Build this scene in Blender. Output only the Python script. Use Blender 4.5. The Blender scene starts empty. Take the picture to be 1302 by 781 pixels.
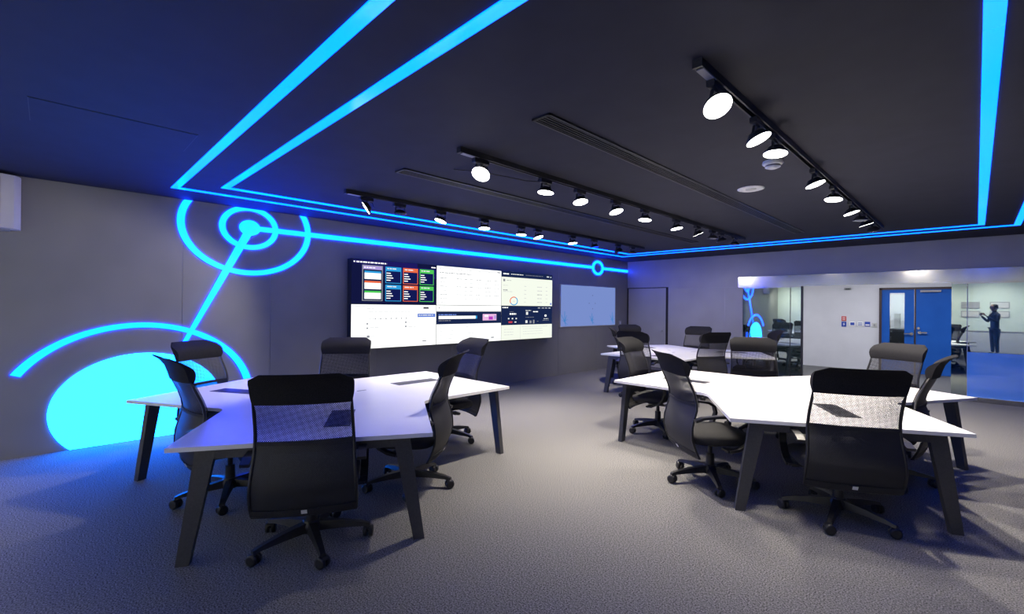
import bpy, math, random
from mathutils import Matrix, Vector, Euler
random.seed(7)
sc = bpy.context.scene
col = sc.collection
PI = math.pi
R = math.radians

# ------------------------------------------------------------------ camera
YAW, PITCH, ROLL, FPX = 0.785266, 0.00093, 0.0085556, 590.17
cam_d = bpy.data.cameras.new('camera'); cam = bpy.data.objects.new('camera', cam_d); col.objects.link(cam)
_f = Vector((-math.sin(YAW) * math.cos(PITCH), math.cos(YAW) * math.cos(PITCH), math.sin(PITCH)))
_r = Vector((math.cos(YAW), math.sin(YAW), 0)); _u = _r.cross(_f)
_r2 = _r * math.cos(ROLL) + _u * math.sin(ROLL); _u2 = _u * math.cos(ROLL) - _r * math.sin(ROLL)
cam.matrix_world = Matrix(((_r2.x, _u2.x, -_f.x, 0), (_r2.y, _u2.y, -_f.y, 0), (_r2.z, _u2.z, -_f.z, 1.5), (0, 0, 0, 1)))
cam_d.sensor_width = 36; cam_d.lens = 36 * FPX / 1302; cam_d.clip_start = .02
sc.camera = cam
# ------------------------------------------------------------------ light, exposure
w = bpy.data.worlds.new('world'); sc.world = w; w.use_nodes = True
w.node_tree.nodes['Background'].inputs[0].default_value = (.25, .3, .5, 1)
w.node_tree.nodes['Background'].inputs[1].default_value = .02
sc.view_settings.view_transform = 'Standard'; sc.view_settings.look = 'None'
sc.view_settings.gamma = 1; sc.view_settings.use_curve_mapping = False
sc.view_settings.exposure = 0
SPOT_W = 210; SPOT_COL = (1, .90, .76)
DISC = (.09, 4.5, 30)
NEON = (.012, .93, 26)          # deep blue LED light: far over range in blue, so it reads as cyan
STRIP = (.0, .58, 8)
HALL_L = 52                      # brightness of the corridor ceiling lights

# ------------------------------------------------------------------ materials
def mat(name, base, rough=.5, metal=0., emit=None, estr=1., spec=.5):
    m = bpy.data.materials.new(name); m.use_nodes = True
    b = m.node_tree.nodes['Principled BSDF']
    b.inputs['Base Color'].default_value = (*base, 1); b.inputs['Roughness'].default_value = rough
    b.inputs['Metallic'].default_value = metal; b.inputs['Specular IOR Level'].default_value = spec
    if emit:
        b.inputs['Emission Color'].default_value = (*emit, 1); b.inputs['Emission Strength'].default_value = estr
    return m
def noisy(m, scale, c0, c1, detail=2, bump=0., stretch=None, rough=None):
    nt = m.node_tree; N = nt.nodes; L = nt.links; b = N['Principled BSDF']
    tc = N.new('ShaderNodeTexCoord'); mp = N.new('ShaderNodeMapping'); nz = N.new('ShaderNodeTexNoise'); cr = N.new('ShaderNodeValToRGB')
    L.new(tc.outputs['Object'], mp.inputs[0]); L.new(mp.outputs[0], nz.inputs['Vector'])
    if stretch: mp.inputs['Scale'].default_value = stretch
    nz.inputs['Scale'].default_value = scale; nz.inputs['Detail'].default_value = detail
    cr.color_ramp.elements[0].position = .3; cr.color_ramp.elements[1].position = .7
    cr.color_ramp.elements[0].color = (*c0, 1); cr.color_ramp.elements[1].color = (*c1, 1)
    L.new(nz.outputs['Fac'], cr.inputs[0]); L.new(cr.outputs[0], b.inputs['Base Color'])
    if bump:
        bp = N.new('ShaderNodeBump'); bp.inputs['Strength'].default_value = bump; bp.inputs['Distance'].default_value = .01
        L.new(nz.outputs['Fac'], bp.inputs['Height']); L.new(bp.outputs[0], b.inputs['Normal'])
    return m
def emission(name, c, s=1.):
    m = bpy.data.materials.new(name); m.use_nodes = True; nt = m.node_tree; nt.nodes.clear()
    e = nt.nodes.new('ShaderNodeEmission'); o = nt.nodes.new('ShaderNodeOutputMaterial')
    e.inputs[0].default_value = (*c, 1); e.inputs[1].default_value = s; nt.links.new(e.outputs[0], o.inputs[0]); return m

M = {}
M['carpet'] = noisy(mat('grey_carpet', (.2, .2, .2), .95, spec=.1), 125, (.02, .02, .02), (.325, .32, .315), 5, .1)
M['hall_floor'] = noisy(mat('corridor_carpet', (.1, .1, .1), .8), 60, (.07, .07, .075), (.12, .12, .125))
M['ceiling'] = noisy(mat('ceiling_paint', (.1, .1, .11), .75, spec=.25), 5, (.023, .0245, .041), (.027, .0285, .047))
M['panel'] = noisy(mat('wall_panel_laminate', (.15, .15, .16), .42), 2.2, (.215, .213, .222), (.24, .237, .247), 1, 0, (1, 1, 1))
M['panel_lit'] = noisy(mat('wall_laminate_painted_lit', (.2, .2, .21), .4), 2.2, (.29, .29, .295), (.32, .32, .325), 1)  # same wall laminate, made paler: light on the back wall put into the colour
M['seam'] = mat('dark_joint', (.02, .02, .025), .6)
M['trim'] = mat('joint_strip', (.3, .3, .33), .35, .6)
M['neon'] = mat('cyan_light_panel', (.01, .05, .1), .3, 0, NEON, 1)
M['disc'] = mat('bright_cyan_light_panel', (.01, .05, .1), .3, 0, DISC, 1)
M['strip'] = mat('blue_ceiling_light', (.01, .05, .1), .12, 0, STRIP, 1)
M['white_top'] = noisy(mat('white_laminate', (.84, .84, .84), .32), 3, (.83, .83, .835), (.86, .86, .86))
M['white_edge'] = mat('white_edge_band', (.8, .8, .8), .4)
M['leg'] = noisy(mat('black_powder_coat', (.03, .03, .032), .45), 90, (.045, .046, .05), (.06, .061, .065))
M['black'] = noisy(mat('black_plastic', (.014, .014, .016), .42), 60, (.012, .012, .013), (.018, .018, .02))
M['fabric'] = noisy(mat('black_fabric', (.02, .02, .022), .8), 240, (.012, .012, .014), (.03, .03, .033), 2, .3)
M['head'] = noisy(mat('black_headrest_fabric', (.02, .02, .022), .85, spec=.12), 200, (.014, .014, .016), (.026, .026, .029), 2, .2)
M['tag'] = mat('white_tag', (.8, .8, .8), .5)
M['grey'] = mat('grey_plastic', (.3, .3, .32), .5)
M['lightgrey'] = noisy(mat('light_grey_plastic', (.5, .5, .5), .5), 4, (.48, .48, .48), (.54, .54, .54))
M['lens'] = emission('lamp_lens', (1, .96, .9), 14)
M['hall_lamp'] = emission('corridor_lamp_diffuser', (.95, .96, 1), HALL_L)
M['lens_off'] = mat('unlit_lens', (.05, .05, .06), .2)
M['steel'] = noisy(mat('brushed_steel', (.5, .5, .5), .16, 1.), 2.5, (.42, .42, .43), (.52, .52, .53), 1, .12, (1.6, 1, .25))
M['blue_door'] = noisy(mat('blue_door_paint', (.01, .09, .42), .5, spec=.2), 3, (.008, .085, .40), (.012, .1, .45))
M['door_frame'] = mat('dark_door_frame', (.035, .02, .025), .5)
M['hall_wall'] = noisy(mat('corridor_paint', (.62, .62, .68), .7), 3, (.6, .6, .66), (.64, .64, .7))
M['rear_wall'] = noisy(mat('rear_wall_paint', (.5, .58, .54), .7), 3, (.48, .56, .52), (.54, .61, .57))
M['white_paint'] = mat('white_cabinet', (.75, .77, .75), .5)
M['red'] = mat('red_plate', (.6, .06, .06), .5)
M['blue'] = mat('blue_plate', (.02, .06, .4), .5)
def mesh_mat(name, hole, pitch, amp=.35, diag=False):
    """woven mesh: an open grid of dark threads, holes see-through"""
    m = bpy.data.materials.new(name); m.use_nodes = True; nt = m.node_tree; N = nt.nodes; L = nt.links
    b = N['Principled BSDF']; b.inputs['Base Color'].default_value = (.02, .02, .022, 1); b.inputs['Roughness'].default_value = .6
    tc = N.new('ShaderNodeTexCoord'); mp = N.new('ShaderNodeMapping'); k = 2 * PI / pitch
    mp.inputs['Scale'].default_value = (k, k, k); L.new(tc.outputs['Object'], mp.inputs[0])
    sx = N.new('ShaderNodeSeparateXYZ'); L.new(mp.outputs[0], sx.inputs[0])
    def mth(op, a, bb=None):
        n = N.new('ShaderNodeMath'); n.operation = op
        for i, v in enumerate((a, bb)):
            if v is None: continue
            if isinstance(v, (int, float)): n.inputs[i].default_value = v
            else: L.new(v, n.inputs[i])
        return n.outputs[0]
    yy, zz = sx.outputs['Y'], sx.outputs['Z']
    if diag:
        yy, zz = mth('ADD', yy, mth('MULTIPLY', zz, .22)), mth('SUBTRACT', zz, mth('MULTIPLY', sx.outputs['Y'], .22))
    p = mth('MULTIPLY', mth('SINE', yy), mth('SINE', zz))
    fac = mth('ADD', mth('MULTIPLY', p, amp), hole)
    lw = N.new('ShaderNodeLayerWeight'); lw.inputs['Blend'].default_value = .5     # threads have depth: the weave closes up when seen aslant
    cl = mth('MAXIMUM', mth('SUBTRACT', 1.08, mth('MULTIPLY', lw.outputs['Facing'], 1.25)), 0.)
    cl = mth('MINIMUM', cl, 1.)
    fac = mth('MULTIPLY', fac, cl)
    tr = N.new('ShaderNodeBsdfTransparent'); mx = N.new('ShaderNodeMixShader')
    L.new(fac, mx.inputs[0]); L.new(b.outputs[0], mx.inputs[1]); L.new(tr.outputs[0], mx.inputs[2])
    L.new(mx.outputs[0], N['Material Output'].inputs[0]); return m
M['mesh'] = mesh_mat('open_black_mesh', .62, .0115, .5)
M['mesh_in'] = mesh_mat('inner_black_mesh', .72, .0131, .4, True)
M['mesh_dense'] = mesh_mat('double_black_mesh', .07, .011, .1)
def glass_mat(name, tint, refl, rough=.015, rtint=(.84, .98, .95)):
    m = bpy.data.materials.new(name); m.use_nodes = True; nt = m.node_tree; N = nt.nodes; L = nt.links; N.clear()
    o = N.new('ShaderNodeOutputMaterial'); t = N.new('ShaderNodeBsdfTransparent'); g = N.new('ShaderNodeBsdfGlossy'); mx = N.new('ShaderNodeMixShader')
    t.inputs[0].default_value = (*tint, 1); g.inputs['Color'].default_value = (*rtint, 1); g.inputs['Roughness'].default_value = rough
    mx.inputs[0].default_value = refl
    L.new(t.outputs[0], mx.inputs[1]); L.new(g.outputs[0], mx.inputs[2]); L.new(mx.outputs[0], o.inputs[0]); return m
M['glass'] = glass_mat('half_mirror_glass', (.30, .36, .38), .5)
M['glass_blue'] = glass_mat('half_mirror_blue_glass', (.16, .3, .55), .5)
M['pane'] = glass_mat('clear_glass', (.85, .9, .88), .08)

def painted_blue_mat():  # blue light on the lower glass, painted as a surface colour
    m = mat('painted_blue_light', (.05, .24, .92), .3); nt = m.node_tree; N = nt.nodes; L = nt.links
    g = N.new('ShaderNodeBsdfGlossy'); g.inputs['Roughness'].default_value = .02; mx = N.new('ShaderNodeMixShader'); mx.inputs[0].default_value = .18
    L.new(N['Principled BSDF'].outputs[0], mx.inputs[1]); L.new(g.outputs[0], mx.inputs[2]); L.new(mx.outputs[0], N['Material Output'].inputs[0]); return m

# ------------------------------------------------------------------ mesh helpers
class MB:
    def __init__(s): s.v = []; s.f = []; s.m = []; s.smooth = []
    def add(s, vs, fs, mi=0, X=None, smooth=False):
        o = len(s.v)
        s.v += [tuple(X @ Vector(p)) if X else tuple(p) for p in vs]
        s.f += [tuple(i + o for i in f) for f in fs]; s.m += [mi] * len(fs); s.smooth += [smooth] * len(fs); return s
    def box(s, c, d, mi=0, X=None, rz=0., bev=0.):
        hx, hy, hz = d[0] / 2, d[1] / 2, d[2] / 2
        T = Matrix.Translation(c) @ Matrix.Rotation(rz, 4, 'Z')
        if X: T = X @ T
        if bev <= 0:
            vs = [(x, y, z) for z in (-hz, hz) for x, y in ((-hx, -hy), (hx, -hy), (hx, hy), (-hx, hy))]
            return s.add(vs, [(3, 2, 1, 0), (4, 5, 6, 7), (0, 1, 5, 4), (1, 2, 6, 5), (2, 3, 7, 6), (3, 0, 4, 7)], mi, T)
        b = bev; vs = []
        for z, k in ((-hz, b), (-hz + b, 0), (hz - b, 0), (hz, b)):
            vs += [(x * 1., y * 1., z) for x, y in ((-hx + k, -hy + k), (hx - k, -hy + k), (hx - k, hy - k), (-hx + k, hy - k))]
        fs = [(3, 2, 1, 0), (12, 13, 14, 15)]
        for l in range(3): fs += [(l * 4 + i, l * 4 + (i + 1) % 4, l * 4 + 4 + (i + 1) % 4, l * 4 + 4 + i) for i in range(4)]
        return s.add(vs, fs, mi, T)
    def hexa(s, lo, hi, mi=0, X=None):
        """eight corner solid: lo and hi are four points each, same winding"""
        return s.add(list(lo) + list(hi), [(3, 2, 1, 0), (4, 5, 6, 7), (0, 1, 5, 4), (1, 2, 6, 5), (2, 3, 7, 6), (3, 0, 4, 7)], mi, X)
    def prism(s, poly, z0, z1, mi=0, X=None, side=None):
        n = len(poly); vs = [(x, y, z0) for x, y in poly] + [(x, y, z1) for x, y in poly]
        s.add(vs, [tuple(range(n - 1, -1, -1)), tuple(range(n, 2 * n))], mi, X)
        return s.add(vs, [(i, (i + 1) % n, n + (i + 1) % n, n + i) for i in range(n)], mi if side is None else side, X)
    def cyl(s, p0, p1, r0, r1=None, n=16, mi=0, X=None, caps=True):
        r1 = r0 if r1 is None else r1
        p0 = Vector(p0); p1 = Vector(p1); d = (p1 - p0).normalized()
        a = d.orthogonal().normalized(); b = d.cross(a)
        vs = [p + (a * math.cos(2 * PI * i / n) + b * math.sin(2 * PI * i / n)) * r for p, r in ((p0, r0), (p1, r1)) for i in range(n)]
        s.add(vs, [(i, (i + 1) % n, n + (i + 1) % n, n + i) for i in range(n)], mi, X, True)
        if caps: s.add(vs, [tuple(range(n - 1, -1, -1)), tuple(range(n, 2 * n))], mi, X)
        return s
    def lathe(s, prof, n=20, mi=0, X=None, smooth=True):
        vs = []; fs = []
        for r, z in prof: vs += [(r * math.cos(2 * PI * i / n), r * math.sin(2 * PI * i / n), z) for i in range(n)]
        for k in range(len(prof) - 1): fs += [(k * n + i, k * n + (i + 1) % n, k * n + n + (i + 1) % n, k * n + n + i) for i in range(n)]
        s.add(vs, fs, mi, X, smooth)
        return s.add(vs, [tuple(range(n - 1, -1, -1)), tuple(range(len(vs) - n, len(vs)))], mi, X)
    def tube(s, path, r, n=8, closed=False, mi=0, X=None, flat=1.):
        P = [Vector(p) for p in path]; vs = []; fs = []; N = len(P)
        up = Vector((0, 0, 1)); prev = None
        for i, p in enumerate(P):
            t = (P[(i + 1) % N] - P[i - 1]) if closed else (P[min(i + 1, N - 1)] - P[max(i - 1, 0)])
            t.normalize()
            a = prev - t * prev.dot(t) if prev else t.orthogonal()
            a.normalize(); prev = a; b = t.cross(a)
            vs += [p + a * r * math.cos(2 * PI * k / n) + b * r * flat * math.sin(2 * PI * k / n) for k in range(n)]
        for i in range(N if closed else N - 1):
            j = (i + 1) % N; fs += [(i * n + k, i * n + (k + 1) % n, j * n + (k + 1) % n, j * n + k) for k in range(n)]
        s.add(vs, fs, mi, X, True)
        if not closed: s.add(vs, [tuple(range(n - 1, -1, -1)), tuple(range(len(vs) - n, len(vs)))], mi, X)
        return s
    def ribbon(s, pts, y, wid, th, mi=0, X=None):
        """flat strap: centre line pts (x, z), lateral place y, width wid, thickness th"""
        N = len(pts); vs = []; fs = []
        for i, (x, z) in enumerate(pts):
            a = pts[max(i - 1, 0)]; b = pts[min(i + 1, N - 1)]; l = math.hypot(b[0] - a[0], b[1] - a[1]); nx, nz = -(b[1] - a[1]) / l, (b[0] - a[0]) / l
            vs += [(x + nx * th / 2, y - wid / 2, z + nz * th / 2), (x + nx * th / 2, y + wid / 2, z + nz * th / 2),
                   (x - nx * th / 2, y + wid / 2, z - nz * th / 2), (x - nx * th / 2, y - wid / 2, z - nz * th / 2)]
        for i in range(N - 1): fs += [(i * 4 + k, i * 4 + (k + 1) % 4, i * 4 + 4 + (k + 1) % 4, i * 4 + 4 + k) for k in range(4)]
        s.add(vs, fs, mi, X, False)
        return s.add(vs, [(3, 2, 1, 0), (N * 4 - 4, N * 4 - 3, N * 4 - 2, N * 4 - 1)], mi, X)
    def obj(s, name, mats, parent=None, **kw):
        me = bpy.data.meshes.new(name); me.from_pydata(s.v, [], s.f)
        for m in (mats if isinstance(mats, (list, tuple)) else [mats]): me.materials.append(M[m] if isinstance(m, str) else m)
        me.polygons.foreach_set('material_index', s.m); me.polygons.foreach_set('use_smooth', s.smooth); me.update()
        o = bpy.data.objects.new(name, me); col.objects.link(o)
        if parent: o.parent = parent
        for k, v in kw.items(): o[k] = v
        return o
def thing(name, label, cat, loc=(0, 0, 0), rz=0., group=None):
    o = bpy.data.objects.new(name, None); o.empty_display_size = .1; col.objects.link(o); o.location = loc; o.rotation_euler = (0, 0, rz)
    o['label'] = label; o['category'] = cat
    if group: o['group'] = group
    return o
def copy_tree(o, parent=None):
    c = o.copy(); col.objects.link(c)
    if parent: c.parent = parent
    for ch in o.children: copy_tree(ch, c)
    return c

# ================================================================== STRUCTURE
WX, BY, CH, RX, RY = -6.5675, 10.906, 2.7323, 3.6, -2.3     # screen wall, back wall, ceiling, right wall, rear wall
HY = 14.6                                                    # far corridor wall
MB().box(((WX + RX) / 2, (BY + RY) / 2, -.05), (RX - WX + .4, BY - RY + .4, .1)).obj('floor', 'carpet', kind='structure')
MB().box(((WX + RX) / 2, (BY + RY) / 2, CH + .06), (RX - WX + .4, BY - RY + .4, .12)).obj('ceiling', 'ceiling', kind='structure')
MB().box((-1.7, (BY + .2 + HY) / 2 + 1.4, -.05), (10.5, HY - BY + 2.4, .1)).obj('floor_corridor', 'hall_floor', kind='structure')
MB().box((-1.7, (BY + .2 + HY) / 2 + 1.4, CH + .06), (10.5, HY - BY + 2.4, .12)).obj('ceiling_corridor', 'hall_wall', kind='structure')
# screen wall: dark backing with panels standing on it, joints between
wl = MB().box((WX - .08, (BY + RY) / 2, CH / 2), (.12, BY - RY + .4, CH)).obj('wall_left', 'seam', kind='structure')
seams = [RY, -.38, 1.11, 2.07, 3.6, 5.07, 6.52, 8.03, 9.5, BY]
for a, b in zip(seams, seams[1:]):
    MB().box((WX - .01, (a + b) / 2, CH / 2), (.02, b - a - .007, CH)).obj('wall_panel', 'panel', wl)
for y in seams[1:-1]:
    MB().box((WX - .009, y, CH / 2), (.012, .005, CH)).obj('joint_strip', 'trim', wl)
# back wall left of the glass, header above it
wb = MB().box(((WX - 3.66) / 2, BY + .08, CH / 2), (-3.66 - WX, .12, CH)).obj('wall_back', 'seam', kind='structure')
for a, b in ((-5.41, -4.05), (-4.05, -3.66)):
    MB().box(((a + b) / 2, BY + .01, 1.0), (b - a - .007, .02, 2.0)).obj('wall_panel', 'panel_lit', wb)
hb = [WX, -5.41, -4.05, -2.69, -1.4, -.1, 1.2, 2.5, RX]
for i, (a, b) in enumerate(zip(hb, hb[1:])):
    z0 = 2.04 if i == 0 else 2.0
    MB().box(((a + b) / 2, BY + .01, (z0 + CH) / 2), (b - a - .006, .02, CH - z0 - .002)).obj('wall_panel', 'panel_lit', wb)
for x in hb[1:-1]:
    MB().box((x, BY + .006, (2.2 + CH) / 2 if x > -3.7 else CH / 2), (.006, .012, CH - 2.2 if x > -3.7 else CH)).obj('joint_strip', 'trim', wb)
MB().box(((RX - 3.66) / 2, BY + .08, (2.0 + CH) / 2), (RX + 3.66, .12, CH - 2.0)).obj('header_backing', 'seam', wb)
# flush service door in the corner of the back wall
dr = MB().box((-6.005, BY + .02, 1.015), (1.05, .03, 2.01)).obj('door_1', 'panel_lit', kind='structure')
fr = MB(); fr.box((-6.545, BY + .012, 1.02), (.02, .03, 2.04)); fr.box((-5.465, BY + .012, 1.02), (.02, .03, 2.04)); fr.box((-6.005, BY + .012, 2.03), (1.1, .03, .012))
fr.obj('door_frame', 'seam', dr)
MB().cyl((-5.56, BY - .002, .95), (-5.56, BY - .05, .95), .012).box((-5.6, BY - .05, .95), (.11, .016, .018)).obj('door_handle', 'grey', dr)
# unseen sides of the room
MB().box((RX + .06, (BY + RY) / 2, CH / 2), (.12, BY - RY, CH)).obj('wall_right', 'panel', kind='structure')
MB().box(((WX + RX) / 2, RY - .06, CH / 2), (RX - WX, .12, CH)).obj('wall_rear', 'rear_wall', kind='structure')
# corridor walls
wf = MB()
wf.box(((-6.9 - 1.69) / 2, HY + .06, CH / 2), (6.9 - 1.69, .12, CH)); wf.box(((-1.69 - .05) / 2, HY + .06, (2.05 + CH) / 2), (1.69 - .05, .12, CH - 2.05)); wf.box((1.75, HY + .06, CH / 2), (3.6, .12, CH))
wf.obj('wall_corridor', 'hall_wall', kind='structure')
MB().box((-6.9, 12.8, CH / 2), (.12, 3.5, CH)).obj('wall_corridor_left', 'hall_wall', kind='structure')
MB().box((3.5, 12.8, CH / 2), (.12, 3.5, CH)).obj('wall_corridor_right', 'hall_wall', kind='structure')
MB().box((-1.5, 17.3, CH / 2), (4, .12, CH)).obj('wall_office', 'hall_wall', kind='structure')
MB().box((-.1, HY - .006, .05), (0.02, .01, .1)).obj('trim_1', 'seam', kind='structure')

# ------------------------------------------------------------------ glass front of the corridor
bm = MB().box(((RX - 3.74) / 2, BY - .03, 2.107), (RX + 3.74, .06, .213))
bm.obj('steel_header_beam', 'steel', label='long brushed steel beam running above the glass screens and the corridor opening', category='beam')
MB().box(((RX - 3.74) / 2, BY - .018, 1.992), (RX + 3.74, .05, .016)).obj('trim_2', 'steel', kind='structure')
t = thing('glass_screen', 'tall mirror-like glass screen left of the corridor opening, reflecting the blue disc', 'glass screen', (-3.08, BY, 0))
MB().box((-.115, .03, 1.03), (.93, .012, 1.9)).obj('pane', 'glass', t)
MB().box((.45, .03, 1.03), (.19, .014, 1.9)).obj('pane', 'glass', t)
MB().box((.347, .03, 1.03), (.012, .03, 1.9)).obj('pane_joint', 'seam', t)
MB().box((.558, .03, 1.0), (.03, .07, 1.98)).obj('edge_stile', 'seam', t)
MB().box((0, .03, .04), (1.14, .06, .08)).obj('base_rail', 'steel', t)
MB().box((0, .03, 1.975), (1.14, .05, .02)).obj('top_rail', 'steel', t)
t = thing('glass_screen', 'wide mirror-like blue glass screen right of the corridor opening, on a steel base strip', 'glass screen', (1.6, BY, 0))
MB().box((-1.803, .03, 1.03), (.19, .014, 1.9)).obj('pane', 'glass', t)
MB().box((.14, .012, 1.03), (3.68, .012, 1.9)).obj('pane', 'glass_blue', t)
M['painted_blue'] = painted_blue_mat()
MB().box((.14, .003, .45), (3.68, .004, .74)).obj('painted_blue_sheet', 'painted_blue', t)  # coloured sheet standing in for blue light on the glass
MB().box((-1.70, .012, 1.03), (.008, .016, 1.9)).obj('pane_joint', 'grey', t)
MB().box((.05, -.02, .04), (3.9, .08, .08)).obj('base_rail', 'steel', t)
MB().box((.05, .02, 1.975), (3.9, .05, .02)).obj('top_rail', 'steel', t)

for i in range(3):
    t = thing('corridor_light', ['left', 'middle', 'right'][i] + ' long ceiling light in the corridor beyond the glass screens', 'ceiling light', (-4.6 + i * 3, 12.7, CH), 0, 'corridor ceiling lights')
    MB().box((0, 0, -.03), (1.5, .3, .06)).obj('housing', 'lightgrey', t); MB().box((0, 0, -.062), (1.44, .25, .006)).obj('diffuser', 'hall_lamp', t)
t = thing('office_light', 'square ceiling light in the office behind the blue double door', 'ceiling light', (-1.5, 16.0, CH))
MB().box((0, 0, -.03), (1.3, .4, .06)).obj('housing', 'lightgrey', t); MB().box((0, 0, -.062), (1.25, .36, .006)).obj('diffuser', 'hall_lamp', t)
# ------------------------------------------------------------------ blue double door in the corridor
t = thing('double_door', 'bright blue double door with a narrow window at the end of the white corridor', 'door', (-.87, HY, 0))
fr = MB(); fr.box((-.8, .0, 1.025), (.05, .14, 2.05)); fr.box((.8, 0, 1.025), (.05, .14, 2.05)); fr.box((0, 0, 2.035), (1.65, .14, .05))
fr.obj('door_frame', 'door_frame', t)
lf = MB()   # small leaf with a cut-out for the window
x0, x1, wx0, wx1, wz0, wz1 = -.775, -.17, -.625, -.345, .55, 1.93
for a, b, c, d in ((x0, wx0, 0.01, 2.01), (wx1, x1, .01, 2.01), (wx0, wx1, .01, wz0), (wx0, wx1, wz1, 2.01)):
    lf.box(((a + b) / 2, -.02, (c + d) / 2), (b - a, .05, d - c))
lf = lf.obj('door_leaf', 'blue_door', t)
MB().box((-.485, -.02, 1.24), (.28, .012, 1.38)).obj('window_pane', 'pane', lf)
MB().box((-.15, -.03, 1.01), (.025, .05, 2.0)).obj('meeting_strip', 'door_frame', t)
lg = MB().box((.32, -.02, 1.01), (.91, .05, 2.0)).obj('door_leaf', 'blue_door', t)
def lever(x, s, z):
    return MB().cyl((x, -.045, z), (x, -.10, z), .016, n=10).box((x + s * .06, -.10, z), (.15, .02, .025)).cyl((x, -.043, z), (x, -.055, z), .035, n=14)
lever(-.215, -1, .95).obj('lever_handle', 'steel', lf)
lever(-.07, 1, .99).obj('lever_handle', 'steel', lg)
MB().cyl((-.09, -.045, 1.09), (-.09, -.07, 1.09), .03, n=14).obj('lock', 'steel', lg)
MB().box((.12, -.07, 1.965), (.36, .05, .045)).obj('door_closer', 'grey', lg)
# office behind the door window
t = thing('office_shelf', 'shelf of dark binders seen through the narrow blue door window', 'shelf', (-1.35, 16.4, 0))
MB().box((0, 0, .5), (1.6, .4, 1.0)).box((0, -.02, 1.02), (1.7, .46, .03), mi=1).obj('cabinet_body', ['black', 'lightgrey'], t)
for i in range(6):
    MB().box((-.6 + i * .22, -.05, 1.17 + .03 * (i % 3)), (.12, .2, .26 + .06 * (i % 3))).obj('binder', ['black', 'grey', 'lightgrey'][i % 3], t)

# signs on the corridor wall
def plate(x, z, sx, sz, m, label, cat, sym=None, name='wall_plate'):
    o = thing(name, label, cat, (x, HY, z), 0, 'plates on the corridor wall')
    MB().box((0, -.008, 0), (sx, .016, sz), bev=.004).obj('cover', m, o)
    if sym: sym().obj('symbol', sym_m.get(m, 'tag'), o)
    return o
sym_m = {'blue': 'tag', 'red': 'tag', 'tag': 'blue', 'lightgrey': 'grey'}
def bars(n, wd, gap): 
    b = MB()
    for i in range(n): b.box((0, -.0175, (i - (n - 1) / 2) * gap), (wd, .003, gap * .45))
    return b
def bolt(): return MB().prism([(-.02, 0), (.01, .045), (.005, .008), (.025, .008), (-.008, -.045), (0, -.004)], 0, .003, X=Matrix.Translation((0, -.0163, 0)) @ Matrix.Rotation(PI / 2, 4, 'X'))
plate(-2.42, 1.285, .1, .12, 'red', 'small red sign plate on the white corridor wall, above the blue one', 'sign', lambda: bars(3, .06, .03), 'wall_sign')
plate(-2.42, 1.14, .1, .13, 'blue', 'small blue sign plate on the white corridor wall, below the red one', 'sign', bolt, 'wall_sign')
plate(-2.24, 1.155, .12, .11, 'tag', 'white sign with a blue square, second plate from the left on the corridor wall', 'sign', lambda: MB().box((0, -.0175, 0), (.085, .003, .07)), 'wall_sign')
plate(-2.08, 1.155, .12, .11, 'tag', 'white sign with blue bars, middle plate on the corridor wall', 'sign', lambda: bars(3, .085, .028), 'wall_sign')
plate(-1.93, 1.155, .11, .12, 'blue', 'dark blue sign with a white bar, fourth plate from the left on the corridor wall', 'sign', lambda: MB().box((0, -.0175, -.02), (.08, .003, .035)), 'wall_sign')
plate(-1.79, 1.135, .1, .11, 'lightgrey', 'pale grey light switch on the corridor wall beside the blue door', 'switch', lambda: MB().box((0, -.02, 0), (.04, .012, .06)), 'light_switch')
t = thing('door_sensor', 'small grey sensor box high on the white corridor wall', 'sensor', (-2.34, HY, 2.06)); MB().box((0, -.03, 0), (.15, .06, .05), bev=.01).obj('cover', 'grey', t); MB().box((0, -.062, -.008), (.09, .006, .02)).obj('sensor_window', 'black', t)

# ================================================================== CEILING LIGHT LINES
def loop_strip(x0, y0, x1, y1, wd, label):
    b = MB(); z0, z1 = CH - .008, CH + .004
    def bx(a, c, e, g): b.box(((a + e) / 2, (c + g) / 2, (z0 + z1) / 2), (e - a, g - c, z1 - z0))
    bx(x0, y0, x0 + wd, y1); bx(x1 - wd, y0, x1, y1); bx(x0 + wd, y0, x1 - wd, y0 + wd); bx(x0 + wd, y1 - wd, x1 - wd, y1)
    return b.obj('ceiling_light_line', 'strip', label=label, category='ceiling light', group='blue light lines in the ceiling')
loop_strip(-5.985, .905, .44, 9.72, .068, 'outer blue light line running round the ceiling as a large rectangle')
loop_strip(-5.6, 1.275, .082, 9.36, .068, 'inner blue light line running round the ceiling, enclosed by the outer one')

# ================================================================== NEON WALL GRAPHICS
CY, CZ = 1.818, 2.486
def wall_shape(b, poly, d0, d1):
    """poly in (y, z) on the screen wall, standing d0..d1 proud of it"""
    X = Matrix(((0, 0, 1, WX), (1, 0, 0, 0), (0, 1, 0, 0), (0, 0, 0, 1)))
    b.prism(poly, d0, d1, X=X)
def ell_ring(b, cy, cz, ro, ri, d1, a0=0, a1=360, n=96, ymin=-9, zmin=.001, zmax=CH - .001):
    pts = []
    for i in range(n + 1):
        a = R(a0 + (a1 - a0) * i / n); pts.append(((cy + ro[0] * math.cos(a), cz + ro[1] * math.sin(a)), (cy + ri[0] * math.cos(a), cz + ri[1] * math.sin(a))))
    for (p0, q0), (p1, q1) in zip(pts, pts[1:]):
        poly = [p0, p1, q1, q0]
        if min(p[0] for p in poly) < ymin: continue
        if min(p[1] for p in poly) > zmax or max(p[1] for p in poly) < zmin: continue
        poly = [(y, min(max(z, zmin), zmax)) for y, z in poly]
        wall_shape(b, poly, .0004, d1)
WLIGHT = dict(category='wall light', group='glowing shapes on the screen wall')
def neon(name, b, label): return b.obj(name, 'disc' if name == 'disc_light' else 'neon', label=label, **WLIGHT)
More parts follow.
